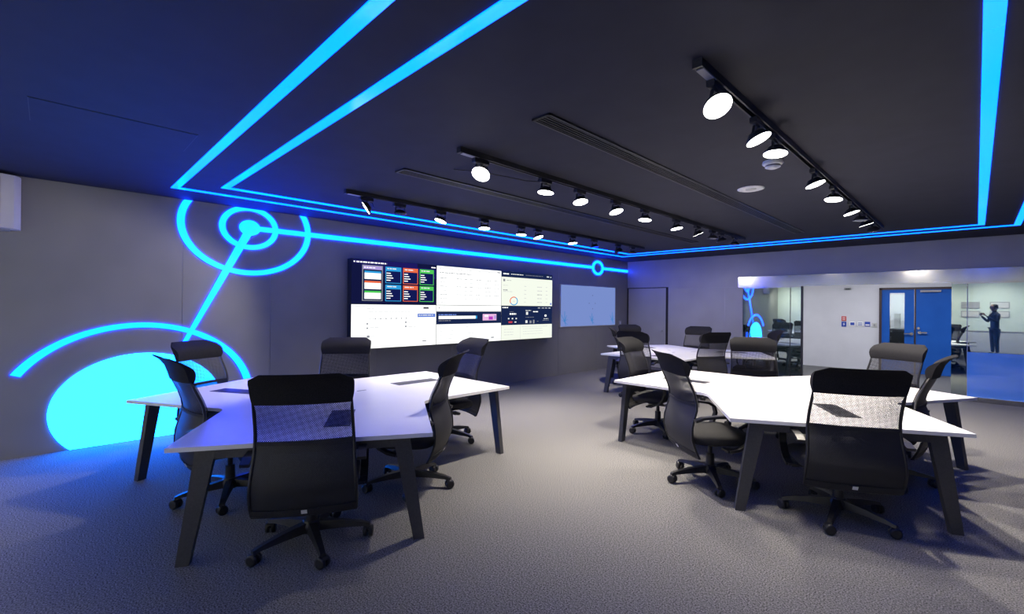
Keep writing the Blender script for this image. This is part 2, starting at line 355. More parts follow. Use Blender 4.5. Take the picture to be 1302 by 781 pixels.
b = MB(); ell_ring(b, CY, CZ, (.766, .605), (.69, .543), .010, n=160); neon('ring_light', b, 'largest glowing cyan ring, high on the wall and cut off by the ceiling')
b = MB(); ell_ring(b, CY, CZ, (.342, .277), (.272, .216), .011, n=110); neon('ring_light', b, 'middle-sized glowing cyan ring round the bright dot, inside the largest ring')
b = MB(); wall_shape(b, [(CY + .122 * math.cos(R(i * 8)), CZ + .098 * math.sin(R(i * 8))) for i in range(45)], .0004, .015); neon('dot_light', b, 'small glowing cyan dot where the two light bars meet')
b = MB(); wall_shape(b, [(1.81 - .052, 2.45), (1.81 + .055, 2.45), (1.095 + .055, 1.03), (1.095 - .055, .90)], .0004, .013); neon('bar_light', b, 'slanting glowing cyan bar joining the dot to the big disc')
b = MB(); wall_shape(b, [(1.9, 2.453), (9.32, 2.453), (9.32, 2.517), (1.9, 2.517)], .0004, .013); neon('bar_light', b, 'long level glowing cyan bar above the video wall')
b = MB(); wall_shape(b, [(9.74, 2.453), (BY - .001, 2.453), (BY - .001, 2.517), (9.74, 2.517)], .0004, .013); neon('bar_light', b, 'short level glowing cyan bar between the smallest ring and the room corner')
b = MB(); ell_ring(b, 9.53, 2.486, (.243, .18), (.16, .118), .015, n=64); neon('ring_light', b, 'smallest glowing cyan ring at the far end of the long bar')
b = MB(); ell_ring(b, .74, .367, (1.13, .93), (1.048, .874), .011, -28, 208, n=130, ymin=-.27); neon('arc_light', b, 'glowing cyan arc curving over the big disc')
pts = []
for i in range(120):
    a = 2 * PI * i / 120; pts.append((.755 + .752 * math.cos(a), .367 + .588 * math.sin(a)))
pts = [(y, max(z, .002)) for y, z in pts if z > -.03]
b = MB(); wall_shape(b, pts, .0004, .010); neon('disc_light', b, 'large glowing cyan disc standing on the floor line')

# ================================================================== VIDEO WALL
pal = {'navy': (.006, .008, .05), 'deep': (.012, .01, .12), 'violet': (.10, .02, .25), 'white': (1.25, 1.27, 1.25), 'cream': (.93, .98, .86), 'off': (.88, .9, .9),
       'faint': (.58, .59, .62), 'ltext': (.28, .29, .33), 'cyan': (.03, .35, .75), 'orange': (.85, .15, .06), 'green': (.08, .6, .1), 'lilac': (.45, .35, .75),
       'btn': (.15, .25, .7), 'pink': (.85, .5, .8), 'purple': (.45, .05, .55), 'slate': (.01, .02, .075), 'body': (.006, .01, .09), 'red': (.6, .05, .08), 'dk': (.03, .03, .05)}
for k, c in pal.items(): M['s_' + k] = emission('screen_' + k, c, 1)
PK = list(pal)
class Screen:
    """flat picture of one display: rectangles in 0..1 (u right, v down), stacked in layers"""
    def __init__(s, wd, ht): s.w, s.h, s.b = wd, ht, MB()
    def r(s, u0, v0, u1, v1, c, l=1):
        x = .0004 * l; y0, y1 = u0 * s.w, u1 * s.w; z0, z1 = (1 - v1) * s.h, (1 - v0) * s.h
        s.b.add([(x, y0, z0), (x, y1, z0), (x, y1, z1), (x, y0, z1)], [(0, 1, 2, 3)], PK.index(c)); return s
    def line(s, u0, v, u1, c='faint', t=.012, l=2, dash=True):
        u = u0
        while u < u1:
            n = min(u1, u + (random.uniform(.015, .06) if dash else 1)); s.r(u, v, n, v + t, c, l); u = n + .008
    def ring(s, u, v, ru, rv, c, a0, a1, l=3):
        for i in range(14):
            q = []
            for a in (a0 + (a1 - a0) * i / 14, a0 + (a1 - a0) * (i + 1) / 14):
                q.append([(.0004 * l, (u + k * ru * math.cos(R(a))) * s.w, (1 - v - k * rv * math.sin(R(a))) * s.h) for k in (1, .8)])
            s.b.add([q[0][0], q[0][1], q[1][1], q[1][0]], [(0, 1, 2, 3)], PK.index(c))
TX = WX + .15; PW = (7.633 - 3.112) / 3; PH = .668; TZ = .862
def disp(ci, ri, label):
    t = thing('video_display', label, 'display', (TX, 3.112 + ci * PW, TZ + (1 - ri) * PH), 0, 'displays of the video wall')
    MB().box((-.06, PW / 2, PH / 2), (.118, PW - .002, PH - .002)).obj('casing', 'black', t)
    s = Screen(PW - .008, PH - .008); return t, s
def fin(t, s):
    o = s.b.obj('screen', ['s_' + k for k in PK], t); o.location = (.001, .004, .004)
t, s = disp(0, 0, 'top left display of the video wall, dark blue with coloured cards')
s.r(0, 0, 1, 1, 'navy', 0); s.r(.1, .0, .75, .28, 'deep', 1); s.r(.55, .1, 1, .35, 'deep', 1); s.r(.8, .3, .98, .34, 'violet', 1); s.r(0.02, .02, .3, .1, 'deep', 1)
s.line(.05, .045, .38, 'white', .03); s.r(.02, .045, .035, .075, 'white', 2); s.r(.93, .05, .99, .075, 'white', 2)
s.r(.11, .12, .335, .93, 'ltext', 2); s.r(.12, .135, .325, .915, 'slate', 3); s.r(.12, .135, .325, .215, 'lilac', 4); s.line(.13, .165, .25, 'white', .02, 5)
for k, c in enumerate(('cyan', 'orange', 'green')):
    v = .25 + k * .225; s.r(.135, v, .315, v + .045, c, 5); s.r(.135, v + .045, .315, v + .185, 'white', 5)
for i, c in enumerate(('cyan', 'orange', 'green')):
    for j in range(2):
        u, v = .365 + i * .207, .125 + j * .42
        s.r(u, v, u + .185, v + .385, c, 2); s.r(u + .008, v + .10, u + .177, v + .37, 'body', 3)
        s.line(u + .02, v + .03, u + .13, 'off', .025, 4)
        for k in range(4): s.line(u + .012, v + .14 + k * .055, u + .06 + .015 * (k % 3), 'white', .02, 4, False)
fin(t, s)
t, s = disp(1, 0, 'top middle display of the video wall, white page with faint table rows')
s.r(0, 0, 1, 1, 'white', 0); s.line(.03, .06, .92, 'faint', .014); s.r(.93, .04, .98, .07, 'ltext', 2); s.line(.04, .16, .5, 'ltext', .018)
for k in range(6):
    for u0, u1 in ((.05, .14), (.28, .36), (.40, .44), (.48, .53), (.58, .66), (.72, .82), (.88, .96)): s.line(u0, .30 + k * .105, u1, 'faint' if k % 2 else 'ltext', .014)
s.line(.03, .93, .12, 'faint')
fin(t, s)
t, s = disp(2, 0, 'top right display of the video wall, cream page with a small ring chart')
s.r(0, 0, 1, 1, 'cream', 0); s.r(0, 0, 1, .16, 'slate', 1); s.line(.03, .05, .13, 'white', .035); s.line(.17, .055, .4, 'off', .022); s.line(.45, .06, .8, 'ltext', .012); s.r(.88, .05, .93, .08, 'off', 2); s.r(.96, .05, .975, .09, 'off', 2)
s.r(.03, .22, .065, .29, 'ltext', 2); s.line(.09, .25, .18, 'ltext'); s.line(.03, .4, .12, 'faint'); s.line(.03, .53, .11, 'ltext', .025); s.line(.03, .58, .2, 'faint')
s.ring(.225, .86, .075, .13, 'cyan', -60, 150); s.ring(.225, .86, .075, .13, 'orange', 150, 300); s.line(.21, .86, .245, 'faint')
for k in range(5): s.line(.42, .40 + k * .12, .46, 'faint'); s.line(.68, .40 + k * .12, .78, 'ltext' if k == 2 else 'faint', .018); s.line(.86, .40 + k * .12, .9, 'faint')
s.r(.955, .90, .985, .96, 'btn', 2)
fin(t, s)
t, s = disp(0, 1, 'bottom left display of the video wall, white page with a blue button')
s.r(0, 0, 1, 1, 'white', 0); s.line(.04, .04, .5, 'faint'); s.line(.16, .09, .26, 'faint'); s.r(.83, .05, .9, .09, 'dk', 2)
s.r(.755, .21, .99, .30, 'btn', 2); s.line(.77, .24, .96, 'off', .02, 3)
for v in (.16, .26, .32): s.line(.18, v, .7, 'faint', .010)
for k in range(7): s.r(.25 + k * .06, .31, .262 + k * .06, .335, 'ltext', 3)
for v in (.42, .52): s.r(.16, v, .178, v + .035, 'ltext', 2); s.line(.2, v, .3, 'faint'); s.r(.6, v - .02, .62, v + .015, 'ltext', 2); s.line(.64, v, .74, 'faint')
s.r(.165, .70, .195, .755, 'ltext', 2); s.line(.21, .72, .25, 'faint'); s.line(.05, .88, .7, 'faint', .008); s.r(.82, .88, .87, .905, 'ltext', 2)
fin(t, s)
t, s = disp(1, 1, 'bottom middle display of the video wall, white page crossed by a navy search band')
s.r(0, 0, 1, 1, 'white', 0); s.r(.03, .06, .045, .08, 'dk', 2); s.line(.08, .02, .3, 'faint', .01)
s.r(0, .16, 1, .49, 'slate', 1); s.r(0, .14, 1, .155, 'faint', 1); s.line(.03, .23, .28, 'btn', .03); s.r(.03, .275, .6, .355, 'white', 2); s.r(.575, .275, .6, .355, 'cyan', 3); s.line(.03, .39, .2, 'ltext', .016)
s.r(.69, .23, .92, .41, 'pink', 2); s.r(.79, .30, .86, .39, 'purple', 3); s.r(.88, .27, .915, .37, 'lilac', 3); s.r(.72, .26, .78, .30, 'white', 3)
for v in (.58, .66, .76, .86): s.line(.05, v, .25, 'faint'); s.line(.42, v - .02, .56, 'faint'); s.line(.7, v, .92, 'faint', .009)
s.r(.83, .88, .88, .91, 'ltext', 2)
fin(t, s)
t, s = disp(2, 1, 'bottom right display of the video wall, navy panel of small white icons over cream')
s.r(0, 0, 1, 1, 'cream', 0); s.r(0, 0, 1, .56, 'slate', 1); s.line(.02, .03, .12, 'white', .03)
for u in (.7, .78, .85, .92): s.line(u, .04, u + .045, 'off', .018)
s.line(.15, .21, .27, 'white', .045); s.line(.15, .16, .22, 'ltext', .012)
for u in (.12, .19, .26): s.r(u, .35, u + .025, .39, 'off', 2)
s.r(.13, .45, .2, .5, 'red', 2); s.r(.24, .46, .275, .49, 'off', 2); s.line(.45, .12, .56, 'off', .018); s.r(.46, .17, .5, .26, 'off', 2); s.line(.6, .15, .7, 'white', .03); s.line(.45, .33, .62, 'ltext', .012)
s.r(.45, .43, .49, .51, 'off', 2); s.r(.53, .44, .57, .52, 'ltext', 2); s.r(.60, .42, .63, .53, 'ltext', 2); s.line(.68, .46, .71, 'ltext')
s.r(.84, .26, .88, .32, 'white', 2); s.line(.82, .38, .92, 'off', .016); s.line(.8, .43, .93, 'ltext', .014)
s.r(.35, .57, .353, 1, 'faint', 2); s.line(.38, .62, .9, 'faint', .008)
for v in (.68, .76, .84): s.line(.05, v, .22, 'faint', .01); s.line(.4, v, .8, 'faint', .008)
fin(t, s)
MB().box((WX + .015, 3.112 + 1.5 * PW, TZ + PH), (.028, PW * 3 - .1, PH * 2 - .1)).obj('wall_mount', 'black', label='black wall mount hidden behind the six video displays', category='mount')
# wide pale screen near the corner
t = thing('wall_screen', 'wide pale blue screen with plant sketches at its foot, near the room corner', 'screen', (WX, 8.063, 1.065))
SW, SH = 10.285 - 8.063, .97
MB().box((.015, SW / 2, SH / 2), (.03, SW, SH)).obj('frame', 'lightgrey', t)
M['board'] = emission('pale_blue_screen', (.19, .27, .60), 1); M['sketch'] = emission('blue_sketch', (.05, .22, .55), 1); M['sdot'] = emission('dark_dot', (.1, .13, .3), 1)
b = MB(); b.box((.031, SW / 2, SH / 2), (.002, SW - .03, SH - .03))
for (y, sg) in ((.15, 1), (1.2, .8), (2.08, .9)):
    for a, l in ((90, .24), (65, .16), (125, .2), (30, .12), (155, .1), (-30, .14), (-62, .1)):
        dy, dz = math.cos(R(a)) * l * sg, math.sin(R(a)) * l * sg
        dy = max(min(dy, SW - y - .03), -(y - .03)); dz = max(dz, -.09)
        b.hexa([(.032, y - .012, .12), (.032, y + .012, .12), (.0335, y + .012, .12), (.0335, y - .012, .12)], [(.032, y + dy - .008, .12 + dz), (.032, y + dy + .008, .12 + dz), (.0335, y + dy + .008, .12 + dz), (.0335, y + dy - .008, .12 + dz)], 1)
for y, z in ((1.22, .74), (1.08, .55), (1.33, .55), (1.22, .42)): b.box((.0325, y, z), (.002, .03, .02), 2)
b.obj('screen', ['board', 'sketch', 'sdot'], t)
t = thing('light_switch', 'pale switch plate on the dark wall beside the room corner', 'switch', (WX, 10.545, 1.115)); MB().box((.008, 0, 0), (.016, .1, .13), bev=.004).obj('cover', 'lightgrey', t); MB().box((.018, 0, 0), (.008, .05, .07)).obj('rocker', 'tag', t)

# ================================================================== CEILING FITTINGS
def grille(x, label):
    t = thing('air_grille', label, 'air vent', (x, 5.33, CH), 0, 'linear air grilles in the ceiling'); L = 6.2; W = .15
    b = MB()
    for s in (-1, 1): b.box((s * (W / 2 - .008), 0, -.006), (.016, L, .012)); b.box((0, s * (L / 2 - .008), -.006), (W, .016, .012))
    b.obj('frame', 'black', t); MB().box((0, 0, -.0015), (W - .02, L - .02, .003)).obj('backing', 'seam', t)
    for i in range(5): MB().box((-.048 + i * .024, 0, -.006), (.008, L - .03, .009)).obj('slat', 'black', t)
grille(-1.985, 'long black slotted air grille between the middle and right light tracks')
grille(-3.675, 'long black slotted air grille between the left and middle light tracks')
t = thing('smoke_detector', 'round white smoke detector on the dark ceiling beside the right light track', 'smoke detector', (-1.2, 4.25, CH))
MB().lathe([(.075, 0), (.08, -.02), (.07, -.03)]).obj('base', 'white_edge', t); MB().lathe([(.055, -.03), (.058, -.05), (.03, -.062)]).obj('sensor_head', 'white_edge', t); MB().lathe([(.0565, -.036), (.0595, -.044)]).obj('vent_ring', 'black', t)
t = thing('ceiling_speaker', 'round white ceiling grille flush in the dark ceiling left of the smoke detector', 'ceiling grille', (-1.63, 5.06, CH))
MB().lathe([(.125, 0), (.125, -.006), (.105, -.012), (.095, -.004), (.08, -.004), (.07, -.012), (.055, -.004)]).obj('ring', 'white_edge', t); MB().lathe([(.05, -.003), (.05, -.01), (.03, -.014)]).obj('centre_cap', 'lightgrey', t)
t = thing('access_hatch', 'flush rectangular access hatch in the dark ceiling at the upper left', 'hatch', (-4.25, .335, CH))
MB().box((0, 0, -.002), (.5, .85, .004)).obj('lid', 'ceiling', t)
b = MB()
for s in (-1, 1): b.box((s * .252, 0, -.0015), (.005, .86, .003)); b.box((0, s * .427, -.0015), (.5, .005, .003))
b.obj('joint', 'seam', t)
# loose wire near the middle track
MB().tube([(-3.3, 2.55, CH - .006), (-3.16, 2.7, CH - .02), (-3.05, 2.95, CH - .035), (-2.99, 3.15, CH - .045), (-2.93, 3.28, CH - .04), (-2.87, 3.36, CH - .02)], .004, 6).obj('loose_wire', 'black', label='thin black wire drooping under the ceiling by the middle light track', category='wire')
# wall loudspeaker
t = thing('wall_speaker', 'pale grey loudspeaker high on the wall at the left edge of the picture', 'loudspeaker', (WX, -.36, 2.2))
prof = [(0, -.17), (.1, -.17), (.17, -.13), (.2, -.05), (.2, .05), (.17, .13), (.1, .17), (0, .17)]
MB().prism(prof, 0, .5).obj('cabinet', 'lightgrey', t)
MB().prism([(.203 * math.cos(a) if False else x + .004, y * .72) for x, y in prof[2:6] for a in (0,)], .03, .47).obj('grille', 'grey', t)
MB().box((.05, 0, -.006), (.1, .2, .012)).obj('bracket', 'grey', t)

# ------------------------------------------------------------------ light tracks and spotlights
def aim(tr, tc):
    r_ = Vector((.707, .707, 0)); c_ = Vector((.707, -.707, 0))
    return (Vector((0, 0, -1)) + r_ * math.tan(R(tr)) + c_ * math.tan(R(tc))).normalized()
TRK = [('right', -.975, 2.26, 8.6, [(2.49, 8, 34, 1), (3.14, 20, 14, 1), (3.51, -5, 4, 1), (4.6, 15, 12, 1), (5.34, -8, 4, 1), (6.22, 14, 10, 1), (6.8, 0, 0, 0), (7.19, 18, 4, 1), (7.75, 22, -14, 1)]),
       ('middle', -2.82, 2.24, 8.45, [(2.46, -16, 32, 1), (3.25, -6, 2, 1), (3.78, 6, 12, 1), (4.43, 13, 14, 1), (5.07, -6, 4, 1), (5.9, 8, 6, 1), (6.56, 24, 0, 1), (7.09, 0, 0, 0), (7.43, 20, 0, 0), (8.0, 0, 0, 0)]),
       ('left', -4.71, 2.22, 8.42, [(2.46, -55, 22, 1), (2.87, 0, 0, 0), (3.45, -18, 8, 1), (4.17, 0, 6, 1), (4.89, -3, 2, 1), (5.26, 16, 8, 1), (6.11, 6, 4, 1), (6.73, 10, 0, 0), (7.49, 26, -26, 1), (7.99, 0, 0, 0)])]
special = {('right', 3.14): (.32, 100), ('right', 3.51): (.35, 90), ('right', 4.6): (1.4, 95), ('right', 5.34): (1.4, 95), ('right', 6.22): (1.25, 110), ('left', 2.46): (.75, 84, .45), ('left', 7.49): (1.6, 125), ('middle', 6.56): (1.5, 120), ('right', 7.19): (1.2, 130), ('right', 7.75): (1.5, 130), ('left', 5.26): (.7, 88), ('left', 6.11): (.6, 95)}
ORD = ['nearest', 'second', 'third', 'fourth', 'fifth', 'sixth', 'seventh', 'eighth', 'ninth', 'tenth']
ZH = 2.582
def spotlight(name, x, y, a, on, label, grp, pw=1., cone=150, blend=1):
    t = thing('spotlight', label, 'spotlight', (x, y, CH - .045), 0, grp)
    MB().box((0, -.01, -.02), (.042, .15, .04), bev=.006).obj('track_adapter', 'black', t)
    hz = ZH - (CH - .045)
    d = Vector(a); q = Vector((0, 0, -1)).rotation_difference(d); X = Matrix.Translation((0, 0, hz)) @ q.to_matrix().to_4x4()
    pv = X @ Vector((0, 0, .012))
    y_ = MB()
    y_.cyl((0, 0, -.038), (0, 0, -.048), .014, n=10)
    y_.box((0, 0, -.048), (.014, .12, .006))
    for s in (-1, 1): y_.hexa([(-.008, s * .056 - .004, -.048), (.008, s * .056 - .004, -.048), (.008, s * .056 + .004, -.048), (-.008, s * .056 + .004, -.048)], [(pv.x - .008, s * .064 - .004 + pv.y, pv.z), (pv.x + .008, s * .064 - .004 + pv.y, pv.z), (pv.x + .008, s * .064 + .004 + pv.y, pv.z), (pv.x - .008, s * .064 + .004 + pv.y, pv.z)])
    y_.obj('yoke', 'black', t)
    h = MB().lathe([(.02, .032), (.046, .029), (.056, .012), (.074, -.004), (.078, -.018), (.074, -.018)], 20, X=X).obj('lamp_head', 'black', t)
    lens = MB().lathe([(.0735, -.012), (.0735, -.0195)], 20, X=X).obj('lens', 'lens' if on else 'lens_off', h)
    if on:
        ld = bpy.data.lights.new('spot_beam', 'SPOT'); ld.energy = SPOT_W * pw; ld.color = SPOT_COL; ld.spot_size = R(cone); ld.spot_blend = blend; ld.shadow_soft_size = .05
        lo = bpy.data.objects.new('spot_beam', ld); col.objects.link(lo); lo.parent = t
        lo.location = X @ Vector((0, 0, -.03)); lo.rotation_euler = q.to_euler()
for nm, x, y0, y1, lamps in TRK:
    t = thing('light_track', {'right': 'black ceiling light track nearest the right of the room', 'middle': 'black ceiling light track in the middle of the three', 'left': 'black ceiling light track nearest the screen wall'}[nm], 'light track', (x, y0, CH), 0, 'ceiling light tracks')
    b = MB(); L = y1 - y0
    b.box((0, L / 2, -.004), (.046, L, .008)); 
    for s in (-1, 1): b.box((s * .018, L / 2, -.024), (.010, L, .036))
    b.obj('rail', 'black', t); MB().box((0, -.006, -.022), (.05, .014, .045)).obj('end_cap', 'black', t); MB().box((0, .1, -.043), (.04, .16, .006)).obj('feed_cover', 'grey', t)
    for i, (y, tr, tc, on) in enumerate(lamps):
        st = 'lit' if on else 'unlit'
        spotlight('spotlight', x, y, aim(tr, tc), on, f'{st} black spotlight, {ORD[i]} along the {nm} ceiling track counting from the near end', f'spotlights on the {nm} track', *special.get((nm, y), (.1, 150) if y < 3 else (1.1, 92) if y < 5.7 else (.8, 115)))

t = thing('light_track', 'added black ceiling light track, unseen at the rear, to brighten the rear wall', 'light track', (-6.3, -1.1, CH), -PI / 2)  # added track and spotlights, out of view, put in to brighten the rear wall
MB().box((0, 4.3, -.022), (.046, 8.6, .044)).obj('rail', 'black', t); MB().box((0, -.006, -.022), (.05, .014, .045)).obj('end_cap', 'black', t)
for i in range(6):
    spotlight('spotlight', -6 + i * 1.6, -1.1, (0, -.6, -.8), 1, f'added lit black spotlight on the unseen rear ceiling track, {ORD[i]} from the screen wall', 'added spotlights on the rear track', 1.1, 140)
# ================================================================== TABLES
TW, TL, TZT, TTH = 1.4925, 1.4935, .69, .026
def y_outline():
    """three square-ended lobes at 0, 120 and 240 degrees, inner corners rounded"""
    pts = []; vr = TW / 2 / math.sin(R(60)); rc = .13
    for k in range(3):
        a = R(120 * k); o = Vector((math.cos(a), math.sin(a))); tt = Vector((-o.y, o.x))
        pts.append(tuple(o * TL - tt * TW / 2)); pts.append(tuple(o * TL + tt * TW / 2))
        an = a + R(60); bis = Vector((math.cos(an), math.sin(an))); V = bis * (vr + .02)
        d1 = o; b_ = R(120 * (k + 1)); d2 = Vector((math.cos(b_), math.sin(b_)))   # edges run along o and along the next lobe
        cut = rc / math.tan(R(60)); c = V + bis * (rc / math.sin(R(60)))
        s0 = V + d1 * cut; s1 = V + d2 * cut
        a0 = math.atan2((s0 - c).y, (s0 - c).x); a1 = math.atan2((s1 - c).y, (s1 - c).x)
        da = (a1 - a0 + PI) % (2 * PI) - PI
        pts += [(c.x + rc * math.cos(a0 + da * i / 8), c.y + rc * math.sin(a0 + da * i / 8)) for i in range(9)]
    return pts
def make_table(label, loc, rz):
    t = thing('workstation_table', label, 'table', loc, rz, 'three-armed white tables')
    MB().prism(y_outline(), TZT - TTH, TZT, side=1).obj('tabletop', ['white_top', 'white_edge'], t)
    for k in range(3):
        X = Matrix.Rotation(R(120 * k), 4, 'Z'); zt = TZT - TTH
        for s in (-1, 1):
            b = MB(); x0, x1 = TL - .075, TL - .03
            # flat blade leg, wide at the top, splayed outwards
            b.hexa([(x0, s * .632, 0), (x1, s * .632, 0), (x1, s * .702, 0), (x0, s * .702, 0)], [(x0, s * .50, zt), (x1, s * .50, zt), (x1, s * .605, zt), (x0, s * .605, zt)], X=X)
            b.obj('leg', 'leg', t)
        MB().box((TL - .053, 0, zt - .03), (.04, 1.02, .058), X=X).obj('end_rail', 'leg', t)
        MB().box((TL / 2 + .05, 0, zt - .028), (TL - .25, .06, .05), X=X).obj('support_beam', 'leg', t)
        h = MB().box((.945, .135, TZT + .0015), (.51, .17, .003), X=X).obj('cable_hatch', 'leg', t)
        MB().box((.945, .135, TZT + .0035), (.45, .11, .002), X=X).obj('hatch_lid', 'black', h)
        MB().box((.27, .03, TZT + .001), (.09, .018, .002), X=X).obj('joint_cap', 'grey', t)
    MB().prism([(.09 * math.cos(R(60 * i + 30)), .09 * math.sin(R(60 * i + 30))) for i in range(6)], TZT - TTH - .06, TZT - TTH).obj('centre_bracket', 'leg', t)
    return t
make_table('white three-armed table nearest the screen wall and the glowing disc', (-4.133, 1.863, 0), R(-30.2))
make_table('white three-armed table at the right, nearer the glass screens', (-1.383, 5.258, 0), R(-60.2))
make_table('white three-armed table farthest away in the room corner', (-4.0, 8.5, 0), R(30))

# ================================================================== CHAIRS
PROF = [(.29, -.27), (.36, -.305), (.44, -.33), (.52, -.33), (.60, -.31), (.68, -.285), (.74, -.285), (.80, -.30), (.87, -.33), (.94, -.362), (1.0, -.378), (1.05, -.396), (1.10, -.432), (1.13, -.478)]
WID = [(.29, .575), (.44, .57), (.6, .545), (.74, .53), (.94, .515), (1.0, .535), (1.07, .54), (1.11, .525), (1.13, .50)]
def interp(T, z):
    for (a, p), (b, q) in zip(T, T[1:]):
        if z <= b: return p + (q - p) * (z - a) / (b - a)
    return T[-1][1]
def bp(u, z, off=0.):
    """point on the backrest: u -1..1 across, z height"""
    w = interp(WID, z) / 2; x = interp(PROF, z) + .035 * u * u + off
    return (x, u * w, z)
def sheet(b, z0, z1, nz, nu=8, th=0., mi=0, um=1., off=0.):
    """curved panel between two heights, th thick"""
    for o in ((off,) if th == 0 else (-th / 2, th / 2)):
        vs = [bp(um * (-1 + 2 * i / nu), z0 + (z1 - z0) * j / nz, o) for j in range(nz + 1) for i in range(nu + 1)]
        fs = [(j * (nu + 1) + i, j * (nu + 1) + i + 1, (j + 1) * (nu + 1) + i + 1, (j + 1) * (nu + 1) + i) for j in range(nz) for i in range(nu)]
        if o > 0: fs = [f[::-1] for f in fs]
        b.add(vs, fs, mi, None, True)
    if th:
        edge = [(-1 + 2 * i / nu, z0) for i in range(nu)] + [(1, z0 + (z1 - z0) * j / nz) for j in range(nz)] + [(1 - 2 * i / nu, z1) for i in range(nu)] + [(-1, z1 - (z1 - z0) * j / nz) for j in range(nz)]
        n = len(edge); vs = [bp(um * u, z, -th / 2) for u, z in edge] + [bp(um * u, z, th / 2) for u, z in edge]
        b.add(vs, [(i, n + i, n + (i + 1) % n, (i + 1) % n) for i in range(n)], mi, None, True)
    return b
def make_chair():
    t = thing('office_chair', '', 'chair')
    sheet(MB(), .70, .955, 6).obj('mesh_panel', 'mesh', t)
    sheet(MB(), .70, .95, 6, off=.022).obj('inner_mesh', 'mesh_in', t)
    sheet(MB(), .30, .70, 8).obj('lower_mesh', 'mesh_dense', t)
    sheet(MB(), .70, .722, 1, 8, .016).obj('cross_band', 'fabric', t)
    # headrest with rounded upper corners
    b = MB(); nu, nz, th = 10, 9, .026
    def tk(o, j): return o * (1 - .5 * (j / nz) ** 3) + (.030 * math.sin(PI * j / nz) if o > 0 else 0)   # padded towards the sitter
    def hp(i, j, o):
        u = -1 + 2 * i / nu; z = .95 + (1.13 - .95) * j / nz
        q = max(0, (abs(u) - .8) / .2); z -= .035 * q * q * (j / nz) ** 2
        return bp(u * 1.01, z, o)
    for o in (-th / 2, th / 2):
        vs = [hp(i, j, tk(o, j)) for j in range(nz + 1) for i in range(nu + 1)]
        fs = [(j * (nu + 1) + i, j * (nu + 1) + i + 1, (j + 1) * (nu + 1) + i + 1, (j + 1) * (nu + 1) + i) for j in range(nz) for i in range(nu)]
        if o > 0: fs = [f[::-1] for f in fs]
        b.add(vs, fs, 0, None, True)
    ed = [(i, 0) for i in range(nu)] + [(nu, j) for j in range(nz)] + [(i, nz) for i in range(nu, 0, -1)] + [(0, j) for j in range(nz, 0, -1)]
    n = len(ed); vs = [hp(i, j, tk(-th / 2, j)) for i, j in ed] + [hp(i, j, tk(th / 2, j)) for i, j in ed]
    b.add(vs, [(i, n + i, n + (i + 1) % n, (i + 1) % n) for i in range(n)], 0, None, True)
    b.obj('headrest', 'head', t)
    # frame round the mesh
    zs = [.30 + .655 * i / 14 for i in range(15)]
    loop = [bp(-1, z) for z in zs] + [bp(u, .955) for u in (-.6, -.2, .2, .6)] + [bp(1, z) for z in reversed(zs)] + [bp(u, .295) for u in (.7, .35, 0, -.35, -.7)]
    MB().tube(loop, .010, 8, True).obj('back_frame', 'black', t)
    sheet(MB(), .285, .335, 1, 8, .018).obj('bottom_band', 'fabric', t)
    tb = MB(); tb.add([bp(-.06, .305, -.013), bp(.05, .305, -.013), bp(.05, .33, -.013), bp(-.06, .33, -.013)], [(0, 3, 2, 1)]); tb.add([bp(-.06, .305, -.0095), bp(.05, .305, -.0095), bp(.05, .33, -.0095), bp(-.06, .33, -.0095)], [(0, 1, 2, 3)])
    tb.obj('label_tag', 'tag', t, label='white tag')
    # lumbar bar and the bracket that carries the back
    MB().hexa([(-.06, -.05, .35), (-.06, .05, .35), (-.06, .05, .38), (-.06, -.05, .38)], [(-.30, -.05, .40), (-.30, .05, .40), (-.29, .05, .45), (-.29, -.05, .45)]).obj('back_bracket', 'black', t)
    # seat: rounded cushion, waterfall front
    b = MB(); rings = []; n = 36
    def se(a, rx, ry, e=.45):
        c, s_ = math.cos(a), math.sin(a); return (rx * math.copysign(abs(c) ** e, c), ry * math.copysign(abs(s_) ** e, s_))
    for rx, ry, z in ((.22, .22, .375), (.27, .275, .385), (.285, .29, .41), (.28, .285, .44), (.25, .255, .457), (.12, .12, .462)):
        for i in range(n):
            x, y = se(2 * PI * i / n, rx, ry); b.v.append((x + .03, y, z - (.03 * max(0, (x - .15) / .13) ** 2 if z > .4 else 0)))
    fs = [(k * n + i, k * n + (i + 1) % n, k * n + n + (i + 1) % n, k * n + n + i) for k in range(5) for i in range(n)] + [tuple(range(n - 1, -1, -1)), tuple(range(5 * n, 6 * n))]
    b.f += fs; b.m += [0] * len(fs); b.smooth += [True] * len(fs)
    b.obj('seat', 'fabric', t)
    MB().box((.02, 0, .352), (.22, .17, .045), bev=.012).cyl((.0, .08, .35), (.0, .25, .345), .007, n=8).cyl((.0, .25, .345), (.0, .30, .343), .013, n=8).obj('tilt_mechanism', 'black', t)
    for s in (-1, 1):
        MB().ribbon([(-.285, .60), (-.22, .622), (-.10, .632), (.05, .632), (.14, .62), (.195, .585), (.21, .53), (.19, .46), (.14, .40), (.07, .365), (.0, .352)], s * .312, .05, .02).box((.02, s * .27, .352), (.07, .1, .016)).obj('armrest', 'black', t)
    MB().cyl((0, 0, .12), (0, 0, .25), .036, .033).cyl((0, 0, .25), (0, 0, .335), .019).obj('gas_column', 'black', t)
    b = MB(); b.lathe([(.045, .07), (.06, .08), (.062, .125), (.045, .15)], 20)
